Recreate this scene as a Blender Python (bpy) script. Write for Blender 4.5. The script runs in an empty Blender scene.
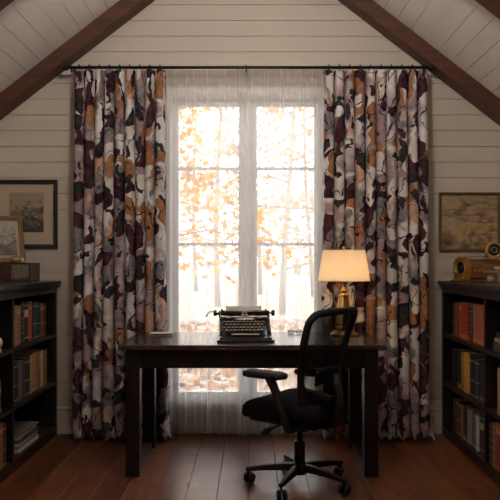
import bpy, math, random
from math import sin, cos, pi, radians as R
from mathutils import Vector, Matrix, noise

SC = bpy.context.scene
COL = SC.collection
F = 720.0          # focal length in pixels (500 px frame)
CAMD = 5.19        # camera to end wall
CAMH = 1.234
TILT = 0.7756      # roof slope dz/dx
CX = -0.04         # ridge / window centre line
APEX = 3.752       # underside of ceiling boards at ridge

def W(px, py, D):
    """point seen at pixel (px,py) at distance D from the camera plane"""
    return Vector(((px-252)*D/F, D-CAMD, CAMH-(py-262)*D/F))

# ------------------------------------------------------------------ materials
MATS = {}
class NT:
    def __init__(s, name):
        m = bpy.data.materials.new(name); m.use_nodes = True
        s.m = m; s.t = m.node_tree; s.n = s.t.nodes; s.l = s.t.links
        s.bsdf = s.n['Principled BSDF']; s.out = s.n['Material Output']
        MATS[name] = m
    def add(s, typ, **kw):
        nd = s.n.new(typ)
        for k, v in kw.items(): setattr(nd, k, v)
        return nd
    def link(s, a, b): s.l.new(a, b)
    def setv(s, nd, **kw):
        for k, v in kw.items(): nd.inputs[k.replace('_', ' ')].default_value = v
    def ramp(s, fac, stops, interp='LINEAR'):
        r = s.add('ShaderNodeValToRGB'); cr = r.color_ramp; cr.interpolation = interp
        while len(cr.elements) < len(stops): cr.elements.new(0.5)
        for e, (p, c) in zip(cr.elements, stops):
            e.position = p; e.color = (c[0], c[1], c[2], 1) if not isinstance(c, (int, float)) else (c, c, c, 1)
        s.link(fac, r.inputs[0]); return r.outputs[0]
    def math(s, op, a, b=0.0, clamp=False):
        m = s.add('ShaderNodeMath', operation=op); m.use_clamp = clamp
        for i, v in enumerate((a, b)):
            if isinstance(v, (int, float)): m.inputs[i].default_value = v
            else: s.link(v, m.inputs[i])
        return m.outputs[0]
    def mix(s, fac, a, b, blend='MIX'):
        m = s.add('ShaderNodeMix', data_type='RGBA', blend_type=blend)
        for k, v in ((0, fac), (6, a), (7, b)):
            if isinstance(v, (int, float)): m.inputs[k].default_value = v
            elif isinstance(v, tuple): m.inputs[k].default_value = (*v[:3], 1)
            else: s.link(v, m.inputs[k])
        return m.outputs[2]
    def coords(s, kind='Object', scale=(1, 1, 1), rot=(0, 0, 0), loc=(0, 0, 0)):
        tc = s.add('ShaderNodeTexCoord'); mp = s.add('ShaderNodeMapping')
        mp.inputs['Scale'].default_value = scale; mp.inputs['Rotation'].default_value = rot; mp.inputs['Location'].default_value = loc
        s.link(tc.outputs[kind], mp.inputs[0]); return mp.outputs[0]
    def noise(s, vec, scale, detail=4, rough=0.5, dist=0.0, out=0):
        n = s.add('ShaderNodeTexNoise'); s.setv(n, Scale=scale, Detail=detail, Roughness=rough, Distortion=dist)
        if vec is not None: s.link(vec, n.inputs['Vector'])
        return n.outputs[out]
    def bump(s, h, strength=0.2, dist=0.01):
        b = s.add('ShaderNodeBump'); s.setv(b, Strength=strength, Distance=dist)
        s.link(h, b.inputs['Height']); s.link(b.outputs[0], s.bsdf.inputs['Normal'])

def mat(name, col, rough=0.6, metal=0.0, var=0.12, vscale=12.0, bump=0.0, spec=0.5, stretch=(1, 1, 1), coat=0.0, detail=4):
    if name in MATS: return MATS[name]
    s = NT(name)
    v = s.coords('Object', stretch)
    n = s.noise(v, vscale, detail)
    c = s.mix(n, tuple(x*(1-var) for x in col), tuple(min(1, x*(1+var)) for x in col))
    s.link(c, s.bsdf.inputs['Base Color'])
    s.setv(s.bsdf, Roughness=rough, Metallic=metal)
    s.bsdf.inputs['Specular IOR Level'].default_value = spec
    s.bsdf.inputs['Coat Weight'].default_value = coat
    if bump: s.bump(n, bump, 0.005)
    return s.m

def wood(name, dark, light, rough=0.4, axis='x', scale=1.0, spec=0.5, bump=0.1):
    if name in MATS: return MATS[name]
    s = NT(name)
    st = {'x': (1.2, 14, 14), 'y': (14, 1.2, 14), 'z': (14, 14, 1.2)}[axis]
    v = s.coords('Object', tuple(q*scale for q in st))
    n = s.noise(v, 3.0, 6, 0.6, 0.6)
    s.link(s.ramp(n, [(0.3, dark), (0.7, light)]), s.bsdf.inputs['Base Color'])
    s.setv(s.bsdf, Roughness=rough); s.bsdf.inputs['Specular IOR Level'].default_value = spec
    s.bump(n, bump, 0.003)
    return s.m

# ------------------------------------------------------------------ mesh builder
class MB:
    def __init__(s): s.v = []; s.f = []; s.sm = []; s.uv = None; s.tint = []
    def add(s, vs, fs, smooth=False, M=None, tint=None):
        b = len(s.v)
        for p in vs:
            p = Vector(p)
            if M is not None: p = M @ p
            s.v.append(p)
        for f in fs: s.f.append(tuple(b+i for i in f)); s.sm.append(smooth); s.tint.append(tint)
        return s
    def box(s, x0, x1, y0, y1, z0, z1, M=None, tint=None):
        vs = [(x, y, z) for z in (z0, z1) for y in (y0, y1) for x in (x0, x1)]
        fs = [(0, 2, 3, 1), (4, 5, 7, 6), (0, 1, 5, 4), (2, 6, 7, 3), (0, 4, 6, 2), (1, 3, 7, 5)]
        return s.add(vs, fs, False, M, tint)
    def prism(s, poly, a0, a1, axis='y', M=None, smooth=False, tint=None):
        """poly in the plane across axis, extruded from a0 to a1.  axis y: poly=(x,z); axis x: poly=(y,z); axis z: (x,y)"""
        def p3(p, a):
            return {'y': (p[0], a, p[1]), 'x': (a, p[0], p[1]), 'z': (p[0], p[1], a)}[axis]
        n = len(poly)
        vs = [p3(p, a0) for p in poly] + [p3(p, a1) for p in poly]
        fs = [tuple(range(n)), tuple(range(2*n-1, n-1, -1))]
        s.add(vs, fs, False, M, tint)
        b = len(s.v)-2*n
        for i in range(n):
            j = (i+1) % n
            s.f.append((b+i, b+n+i, b+n+j, b+j)); s.sm.append(smooth); s.tint.append(tint)
        return s
    def tube(s, pts, rad, n=10, closed=False, M=None, sx=1.0, up=(0, 0, 1), caps=True):
        pts = [Vector(p) for p in pts]; m = len(pts)
        rs = rad if isinstance(rad, (list, tuple)) else [rad]*m
        vs = []
        for i, p in enumerate(pts):
            a = pts[(i-1) % m] if (closed or i > 0) else p
            c = pts[(i+1) % m] if (closed or i < m-1) else p
            t = (c-a).normalized()
            u = Vector(up)
            if abs(t.dot(u)) > 0.95: u = Vector((1, 0, 0)) if abs(t.x) < .9 else Vector((0, 1, 0))
            e1 = t.cross(u).normalized(); e2 = e1.cross(t).normalized()
            for k in range(n):
                an = 2*pi*k/n
                vs.append(p + e1*cos(an)*rs[i]*sx + e2*sin(an)*rs[i])
        fs = []
        for i in range(m if closed else m-1):
            j = (i+1) % m
            for k in range(n):
                l = (k+1) % n
                fs.append((i*n+k, i*n+l, j*n+l, j*n+k))
        if not closed and caps:
            fs.append(tuple(range(n-1, -1, -1))); fs.append(tuple((m-1)*n+k for k in range(n)))
        return s.add(vs, fs, True, M)
    def lathe(s, prof, n=24, M=None, smooth=True):
        vs = []; fs = []
        for r, z in prof:
            for k in range(n):
                a = 2*pi*k/n; vs.append((r*cos(a), r*sin(a), z))
        m = len(prof)
        for i in range(m-1):
            for k in range(n):
                l = (k+1) % n; fs.append((i*n+k, i*n+l, (i+1)*n+l, (i+1)*n+k))
        if prof[0][0] > 1e-5: fs.append(tuple(range(n-1, -1, -1)))
        if prof[-1][0] > 1e-5: fs.append(tuple((m-1)*n+k for k in range(n)))
        return s.add(vs, fs, smooth, M)
    def grid(s, fn, nu, nv, uvfn=None, smooth=True):
        b = len(s.v)
        for j in range(nv+1):
            for i in range(nu+1):
                s.v.append(Vector(fn(i/nu, j/nv)))
                if uvfn:
                    if s.uv is None: s.uv = {}
                    s.uv[len(s.v)-1] = uvfn(i/nu, j/nv)
        for j in range(nv):
            for i in range(nu):
                a = b+j*(nu+1)+i
                s.f.append((a, a+1, a+nu+2, a+nu+1)); s.sm.append(smooth); s.tint.append(None)
        return s
    def build(s, name, m, parent=None, bevel=0.0, seg=2, solid=0.0, sub=0, fix=False):
        me = bpy.data.meshes.new(name)
        me.from_pydata([tuple(p) for p in s.v], [], s.f)
        me.polygons.foreach_set('use_smooth', s.sm)
        if s.uv:
            ul = me.uv_layers.new(name='UVMap')
            for lp in me.loops: ul.data[lp.index].uv = s.uv.get(lp.vertex_index, (0, 0))
        if any(t is not None for t in s.tint):
            at = me.attributes.new('tint', 'FLOAT', 'FACE')
            at.data.foreach_set('value', [t or 0.0 for t in s.tint])
        if fix:
            import bmesh
            bm = bmesh.new(); bm.from_mesh(me); bmesh.ops.recalc_face_normals(bm, faces=bm.faces); bm.to_mesh(me); bm.free()
        me.update()
        o = bpy.data.objects.new(name, me); COL.objects.link(o)
        if m is not None: me.materials.append(m)
        if parent is not None: o.parent = parent
        if solid:
            q = o.modifiers.new('s', 'SOLIDIFY'); q.thickness = solid; q.offset = 0
        if bevel:
            q = o.modifiers.new('b', 'BEVEL'); q.width = bevel; q.segments = seg; q.limit_method = 'ANGLE'; q.angle_limit = R(35)
        if sub:
            q = o.modifiers.new('u', 'SUBSURF'); q.levels = sub; q.render_levels = sub
        return o

def tag(o, label=None, cat=None, group=None, kind=None):
    if label: o['label'] = label
    if cat: o['category'] = cat
    if group: o['group'] = group
    if kind: o['kind'] = kind
    return o
def empty(name, loc=(0, 0, 0), rz=0.0, label=None, cat=None, group=None, kind=None, rot=None):
    o = bpy.data.objects.new(name, None); COL.objects.link(o)
    o.empty_display_size = 0.05
    o.location = loc; o.rotation_euler = rot if rot else (0, 0, rz)
    return tag(o, label, cat, group, kind)
def T(x=0, y=0, z=0): return Matrix.Translation((x, y, z))
def RX(a): return Matrix.Rotation(a, 4, 'X')
def RY(a): return Matrix.Rotation(a, 4, 'Y')
def RZ(a): return Matrix.Rotation(a, 4, 'Z')

# ================================================================== SETTING
XL, XR = -1.98, 1.96
YF = -7.4     # wall behind the camera
WX0, WX1, WZ0, WZ1 = -0.605, 0.525, 0.225, 2.46

m_wall = mat('painted_boards', (0.60, 0.53, 0.445), 0.55, var=0.05, vscale=3)
m_back = mat('board_gap', (0.30, 0.26, 0.21), 0.9)
m_ceil = mat('ceiling_paint', (0.93, 0.885, 0.85), 0.6, var=0.04, vscale=2)
m_white = mat('window_paint', (0.82, 0.81, 0.79), 0.4, var=0.03)
m_beam = wood('beam_wood', (0.045, 0.013, 0.006), (0.12, 0.036, 0.016), 0.55, 'x', 0.7)
m_floor = None

def roofz(x): return APEX - TILT*abs(x-CX)

# end wall: boards with real gaps, cut around the window and under the roof
def board_wall():
    mb = MB(); h = 0.1135; gap = 0.0055; z = 1.84 - 16*h-0.02
    z = 1.84 - math.floor(1.84/h)*h - h
    def piece(xa, xb, z0, z1):
        if xb-xa < .01: return
        # clip by the roof
        poly = []
        def lim(zz, side):
            return CX + side*(APEX+0.02-zz)/TILT
        a0, a1 = max(xa, lim(z0, -1)), max(xa, lim(z1, -1))
        b0, b1 = min(xb, lim(z0, 1)), min(xb, lim(z1, 1))
        if b0-a0 < .01: return
        if b1 < a1: a1 = b1 = (a1+b1)/2
        mb.prism([(a0, z0), (b0, z0), (b1, z1), (a1, z1)], 0.0, 0.012, 'y')
    while z < APEX:
        z0, z1 = max(0, z+gap/2), z+h-gap/2
        if z1 > z0:
            if z1 <= WZ0 or z0 >= WZ1: piece(XL, XR, z0, z1)
            else:
                piece(XL, WX0, z0, z1); piece(WX1, XR, z0, z1)
                if z0 < WZ0 < z1: piece(WX0, WX1, z0, WZ0)
                if z0 < WZ1 < z1: piece(WX0, WX1, WZ1, z1)
        z += h
    # the wall behind the boards
    yb0, yb1 = 0.012, 0.16
    mb.prism([(XL, 0), (WX0, 0), (WX0, roofz(WX0)+.1), (XL, roofz(XL)+.1)], yb0, yb1, 'y')
    mb.prism([(WX1, 0), (XR, 0), (XR, roofz(XR)+.1), (WX1, roofz(WX1)+.1)], yb0, yb1, 'y')
    mb.prism([(WX0, 0), (WX1, 0), (WX1, WZ0), (WX0, WZ0)], yb0, yb1, 'y')
    mb.prism([(WX0, WZ1), (WX1, WZ1), (WX1, roofz(WX1)+.1), (CX, APEX+.1), (WX0, roofz(WX0)+.1)], yb0, yb1, 'y')
    return mb.build('wall_back', m_wall, fix=True)
tag(board_wall(), kind='structure')

# side walls of horizontal boards + rear wall
def side_wall(name, x, sgn):
    mb = MB(); h = 0.1135; z = 0.02; top = roofz(x)+.05
    while z < top:
        mb.box(min(x, x+sgn*.012), max(x, x+sgn*.012), YF, 0.16, z+.002, min(top, z+h-.002)); z += h
    mb.box(min(x+sgn*.012, x+sgn*.12), max(x+sgn*.012, x+sgn*.12), YF, 0.16, 0, top)
    tag(mb.build(name, m_wall), kind='structure')
side_wall('wall_left', XL, -1); side_wall('wall_right', XR, 1)
mb = MB(); mb.prism([(XL-.1, 0), (XR+.1, 0), (XR+.1, roofz(XR+.1)+.1), (CX, APEX+.1), (XL-.1, roofz(XL-.1)+.1)], YF-.12, YF, 'y')
tag(mb.build('wall_front', m_wall, fix=True), kind='structure')

# ceiling: boards running to the window wall
def ceiling():
    mb = MB(); L = 0.119; th = math.atan(TILT); gap = 0.004
    length = (2.2)/cos(th)
    for side in (-1, 1):
        M = T(CX, 0, APEX) @ (RY(th) if side > 0 else RY(pi-th) )
        # local x runs down the slope
        n = int(length/L)+1
        for k in range(n):
            a, b = k*L+gap/2+.03, (k+1)*L-gap/2+.03
            if side > 0: mb.box(a, b, YF, 0.16, 0, 0.015, M)
            else: mb.box(a, b, YF, 0.16, -0.015, 0, M)
        if side > 0: mb.box(-.02, length+.1, YF, 0.16, .015, .06, M)
        else: mb.box(-.02, length+.1, YF, 0.16, -.06, -.015, M)
    return mb.build('ceiling', m_ceil, fix=True)
tag(ceiling(), kind='structure')

# rafters
def rafter(name, side, y0, y1, dz):
    mb = MB(); x1 = (XL if side < 0 else XR) + side*.05
    xa = CX
    def zc(x): return APEX - TILT*abs(x-CX)
    poly = [(xa, zc(xa)+.01), (x1, zc(x1)+.01), (x1, zc(x1)-dz), (xa, zc(xa)-dz)]
    M = None
    o = mb.prism(poly, y0, y1, 'y').build(name, m_beam, bevel=.006, fix=True)
    tag(o, kind='structure')
for k, (y0, y1) in enumerate([(-.155, -.002), (-1.42, -1.27), (-2.69, -2.54), (-3.96, -3.81), (-5.23, -5.08)]):
    rafter(f'trim_{2*k+1}', -1, y0, y1, .125); rafter(f'trim_{2*k+2}', 1, y0, y1, .125)

# floor: individual planks running towards the window
def floor():
    s = NT('floor_boards')
    v = s.coords('Object', (9, 0.9, 9))
    at = s.add('ShaderNodeAttribute', attribute_name='tint')
    cmb = s.add('ShaderNodeVectorMath', operation='ADD'); s.link(v, cmb.inputs[0])
    sc = s.add('ShaderNodeVectorMath', operation='SCALE'); sc.inputs[0].default_value = (31, 57, 13); s.link(at.outputs['Fac'], sc.inputs['Scale'])
    s.link(sc.outputs[0], cmb.inputs[1])
    n = s.noise(cmb.outputs[0], 3.2, 6, 0.6, 0)
    big = s.noise(s.coords('Object'), 1.8, 3)
    c = s.ramp(n, [(0.25, (0.060, 0.017, 0.006)), (0.5, (0.17, 0.052, 0.018)), (0.8, (0.30, 0.105, 0.040))])
    tone = s.ramp(at.outputs['Fac'], [(0, 0.62), (1, 1.25)])
    c = s.mix(1.0, c, tone, 'MULTIPLY')
    kn = s.noise(s.coords('Object', (3, 1.2, 3), loc=(4.3, 7.7, 1.1)), 5, 3)
    c = s.mix(s.ramp(kn, [(0.50, 0), (0.80, .7)]), c, (0.02, 0.008, 0.005))
    s.link(c, s.bsdf.inputs['Base Color'])
    rg = s.ramp(big, [(0.3, 0.27), (0.7, 0.38)])
    s.link(rg, s.bsdf.inputs['Roughness'])
    s.bump(n, 0.10, 0.003)
    s.bsdf.inputs['Specular IOR Level'].default_value = 0.5
    rnd = random.Random(14); mb = MB(); w = 0.165; x = XL-.02
    while x < XR+.02:
        y = YF - rnd.random()*1.2
        while y < 0.1:
            L = rnd.uniform(1.1, 2.3)
            y1 = min(.01, y+L)
            if y1 - max(y, YF) > .03:
                mb.box(x+.0012, x+w-.0012, max(y, YF)+.0008, y1-.0008, -.02, 0, tint=rnd.random())
            y += L
        x += w
    o = mb.build('floor', s.m, bevel=.0012, seg=1)
    sb = MB(); sb.box(XL-.1, XR+.1, YF, .16, -.12, -.0201); q = sb.build('floor_base', mat('gap_dark', (.02, .012, .008), .9), o)
    tag(o, kind='structure')
floor()

# baseboards with a moulded top
mb = MB()
prof = [(0, 0), (-.02, 0), (-.02, .155), (-.016, .16), (-.016, .168), (-.024, .174), (-.024, .182), (-.010, .193), (0, .196)]
mb.prism(prof, XL, WX0-.014, 'x'); mb.prism(prof, WX1+.014, XR, 'x')
tag(mb.build('baseboard_back', m_wall, fix=True), kind='structure')
for nm, x, sg in (('baseboard_left', XL, 1), ('baseboard_right', XR, -1)):
    prof = [(x, 0), (x+sg*.02, 0), (x+sg*.02, .16), (x+sg*.01, .19), (x, .196)]
    tag(MB().prism(prof, YF, -.03, 'y').build(nm, m_wall, fix=True), kind='structure')

# window
wn = empty('window_1', (CX, 0.05, WZ0), kind='structure')
def lw(mb, x0, x1, y0, y1, z0, z1): mb.box(x0-CX, x1-CX, y0-.05, y1-.05, z0-WZ0, z1-WZ0)
mb = MB()
fw = .03
lw(mb, WX0, WX0+fw, -.005, .14, WZ0, WZ1); lw(mb, WX1-fw, WX1, -.005, .14, WZ0, WZ1)
lw(mb, WX0+fw, WX1-fw, -.005, .14, WZ1-.05, WZ1); lw(mb, WX0+fw, WX1-fw, -.005, .14, WZ0, WZ0+.022)
lw(mb, -.052, -.006, .0, .14, WZ0+.022, WZ1-.05)
mb.build('window_frame', m_white, wn, bevel=.003)
mb = MB(); lw(mb, WX0-.03, WX1+.03, -.020, -.0005, WZ0-.022, WZ0+.004); mb.build('window_sill', m_white, wn, bevel=.004)
mb = MB(); lw(mb, WX0-.012, WX1+.012, -.010, -.0005, .001, WZ0-.023); lw(mb, WX0-.012, WX1+.012, -.015, -.0102, .001, .05); mb.build('window_apron', m_white, wn, bevel=.002)
mb = MB(); lw(mb, WX0-.012, WX0+.02, -.016, -.0005, WZ0+.004, WZ1+.03); lw(mb, WX1-.02, WX1+.012, -.016, -.0005, WZ0+.004, WZ1+.03); lw(mb, WX0+.02, WX1-.02, -.016, -.0005, WZ1-.035, WZ1+.03)
mb.build('window_casing', m_white, wn, bevel=.003)
# panes
s = NT('window_glass')
tr = s.add('ShaderNodeBsdfTransparent'); gl = s.add('ShaderNodeBsdfGlossy'); gl.inputs['Roughness'].default_value = 0.01
fr = s.add('ShaderNodeFresnel'); fr.inputs[0].default_value = 1.25
mx = s.add('ShaderNodeMixShader'); s.link(fr.outputs[0], mx.inputs[0]); s.link(tr.outputs[0], mx.inputs[1]); s.link(gl.outputs[0], mx.inputs[2])
s.link(mx.outputs[0], s.out.inputs[0])
for (a, b) in ((WX0+fw, -.052), (-.006, WX1-fw)):
    mb = MB(); st = .042; z0, z1 = WZ0+.022, WZ1-.05
    lw(mb, a, a+st, .05, .10, z0, z1); lw(mb, b-st, b, .05, .10, z0, z1)
    lw(mb, a+st, b-st, .05, .10, z0, z0+st); lw(mb, a+st, b-st, .05, .10, z1-st, z1)
    for zb in (1.915, 1.364): lw(mb, a+st, b-st, .06, .09, zb-.011, zb+.011)
    sa = mb.build('sash', m_white, wn, bevel=.002)
    p = MB(); lw(p, a+st*.8, b-st*.8, .073, .077, z0+st*.8, z1-st*.8); p.build('window_pane', s.m, sa)

# ================================================================== OUTSIDE
m_ground = NT('forest_floor')
s = m_ground
v = s.coords('Object')
vo = s.add('ShaderNodeTexVoronoi'); s.setv(vo, Scale=9.0); s.link(v, vo.inputs['Vector'])
sep = s.add('ShaderNodeSeparateColor'); s.link(vo.outputs['Color'], sep.inputs[0])
c = s.ramp(sep.outputs[0], [(0, (.30, .26, .20)), (.35, (.38, .34, .28)), (.6, (.44, .40, .34)), (.8, (.30, .20, .13)), (1, (.48, .45, .40))])
s.link(c, s.bsdf.inputs['Base Color']); s.setv(s.bsdf, Roughness=.9)
GZ = -0.22
def gz(x, y): return GZ + .0009*max(0, y-6)**2*.5 + .05*noise.noise(Vector((x*.4, y*.4, 0)))
def gfn(u, v_):
    x = -26+52*u; y = .3+60*v_**1.6
    return (x, y, gz(x, y))
tag(MB().grid(gfn, 60, 60).build('ground', s.m), kind='structure')

def leafmat(name, cols, transl=.45):
    s = NT(name)
    gi = s.add('ShaderNodeAttribute', attribute_name='tint')
    c = s.ramp(gi.outputs['Fac'], [(i/(len(cols)-1), q) for i, q in enumerate(cols)])
    d = s.add('ShaderNodeBsdfDiffuse'); t = s.add('ShaderNodeBsdfTranslucent'); m = s.add('ShaderNodeMixShader')
    s.link(c, d.inputs[0]); s.link(c, t.inputs[0]); m.inputs[0].default_value = transl
    s.link(d.outputs[0], m.inputs[1]); s.link(t.outputs[0], m.inputs[2]); s.link(m.outputs[0], s.out.inputs[0])
    return s.m
lm_gold = leafmat('golden_leaves', [(.52, .22, .02), (.60, .33, .03), (.46, .15, .015), (.66, .42, .06), (.36, .10, .015)])
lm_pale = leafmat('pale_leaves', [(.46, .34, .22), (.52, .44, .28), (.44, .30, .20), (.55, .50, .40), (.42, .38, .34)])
lm_fall = leafmat('fallen_leaves', [(.22, .08, .02), (.42, .22, .10), (.55, .46, .34), (.38, .13, .03), (.16, .06, .03), (.50, .38, .26)], .1)
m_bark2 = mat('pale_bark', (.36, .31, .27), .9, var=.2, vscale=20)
m_bark = mat('bark', (.20, .15, .12), .9, var=.3, vscale=20, bump=.4)

LEAF = []
for k, (a, r) in enumerate([(-90, .15), (-60, .30), (-20, .78), (0, .42), (25, .92), (52, .46), (90, 1.1), (128, .46), (155, .92), (180, .42), (200, .78), (240, .30)]):
    LEAF.append((r*cos(R(a)), r*sin(R(a))+.1))
def leaf(mb, p, size, rnd, flat=False):
    if flat: M = Matrix.Translation(p) @ RZ(rnd.uniform(0, 6.28)) @ RX(rnd.gauss(0, .35)) @ RY(rnd.gauss(0, .35))
    else: M = Matrix.Translation(p) @ RZ(rnd.uniform(0, 6.28)) @ RX(rnd.uniform(-1.3, 1.3)) @ RY(rnd.uniform(-1, 1))
    cup = rnd.uniform(-.25, .25)
    mb.add([(0, .1*size, 0)]+[(x*size, y*size, cup*size*(x*x+y*y)) for x, y in LEAF], [(0, 1+i, 1+(i+1) % 12) for i in range(12)], False, M, rnd.random())

# leaf litter on the ground (nobody could count it)
rnd = random.Random(3); mb = MB()
for _ in range(4200):
    y = 1.2 + 11*rnd.random()**1.0; x = rnd.uniform(-.5, .5)*(2.2+.42*y)-.05
    leaf(mb, Vector((x, y, gz(x, y)+rnd.uniform(.01, .05))), rnd.uniform(.05, .10), rnd, True)
tag(mb.build('fallen_leaves', lm_fall), 'orange and brown fallen leaves covering the ground outside the window', 'leaves', kind='stuff')

def tree(name, x, y, h, r0, crown, nleaf, lsize, lm, label, seed, group=None, lean=0, branches=9, c0=.35):
    rnd = random.Random(seed); z = gz(x, y)-.05
    root = empty(name, (x, y, z), label=label, cat='tree', group=group)
    mb = MB(); pts = []; rs = []
    for k in range(9):
        t = k/8; pts.append((lean*t*t*h + .08*h*.3*sin(3*t+seed), .03*h*sin(2.2*t+seed*2), t*h)); rs.append(r0*(1-.85*t))
    mb.tube(pts, rs, 8); mb.build('trunk', m_bark2 if group or lm is lm_pale else m_bark, root)
    bm = MB(); tips = []
    for b in range(branches):
        t = c0+(1-c0)*(b+.5)/branches; i = min(7, int(t*8)); p = Vector(pts[i]).lerp(Vector(pts[i+1]), t*8-i)
        a = b*2.4+rnd.uniform(-.4, .4); L = crown*(1.1-.6*t)*rnd.uniform(.8, 1.15)
        q = []
        for k in range(6):
            u = k/5; q.append(p + Vector((cos(a)*L*u, sin(a)*L*u, L*(.35*u-.25*u*u*rnd.uniform(.6, 1.4)))) + Vector((rnd.gauss(0, .03*L), rnd.gauss(0, .03*L), 0))*u)
        bm.tube(q, [r0*.38*(1-.8*k/5)*(1-.4*t) for k in range(6)], 6); tips.append(q)
        for c in range(3):
            st = q[2+c]; a2 = a+rnd.choice((-1, 1))*rnd.uniform(.5, 1.1); l2 = L*.45
            w = [st, st+Vector((cos(a2)*l2*.5, sin(a2)*l2*.5, l2*.1)), st+Vector((cos(a2)*l2, sin(a2)*l2, -l2*.05))]
            bm.tube(w, [r0*.14, r0*.09, r0*.04], 5); tips.append(w)
    bm.build('branches', m_bark2 if group or lm is lm_pale else m_bark, root)
    fm = MB()
    for _ in range(nleaf):
        q = rnd.choice(tips); k = rnd.randrange(1, len(q)); t = rnd.random()
        p = Vector(q[k-1]).lerp(Vector(q[k]), t)
        sg = .11*crown
        p = p+Vector((rnd.gauss(0, sg), rnd.gauss(0, sg), rnd.gauss(-.3*sg, sg)))
        leaf(fm, p, lsize*rnd.uniform(.7, 1.3), rnd)
    tag(fm.build('foliage', lm, root), kind='stuff')
    return root
tree('maple_tree', -1.75, 4.4, 4.6, .07, 2.2, 3000, .062, lm_gold, 'golden orange maple close behind the left half of the window', 11, c0=.33, branches=11)
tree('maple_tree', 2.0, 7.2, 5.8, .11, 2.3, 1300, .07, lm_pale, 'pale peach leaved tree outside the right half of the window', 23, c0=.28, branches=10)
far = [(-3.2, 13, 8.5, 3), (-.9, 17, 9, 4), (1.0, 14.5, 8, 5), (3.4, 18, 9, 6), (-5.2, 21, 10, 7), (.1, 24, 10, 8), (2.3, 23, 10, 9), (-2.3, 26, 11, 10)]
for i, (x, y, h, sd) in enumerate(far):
    tree('woodland_tree', x, y, h, .10, 3.0, 700, .14, lm_pale, 'slender pale autumn tree standing far off in the woods', sd, 'woodland trees beyond the window', c0=.12, branches=12)

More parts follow.
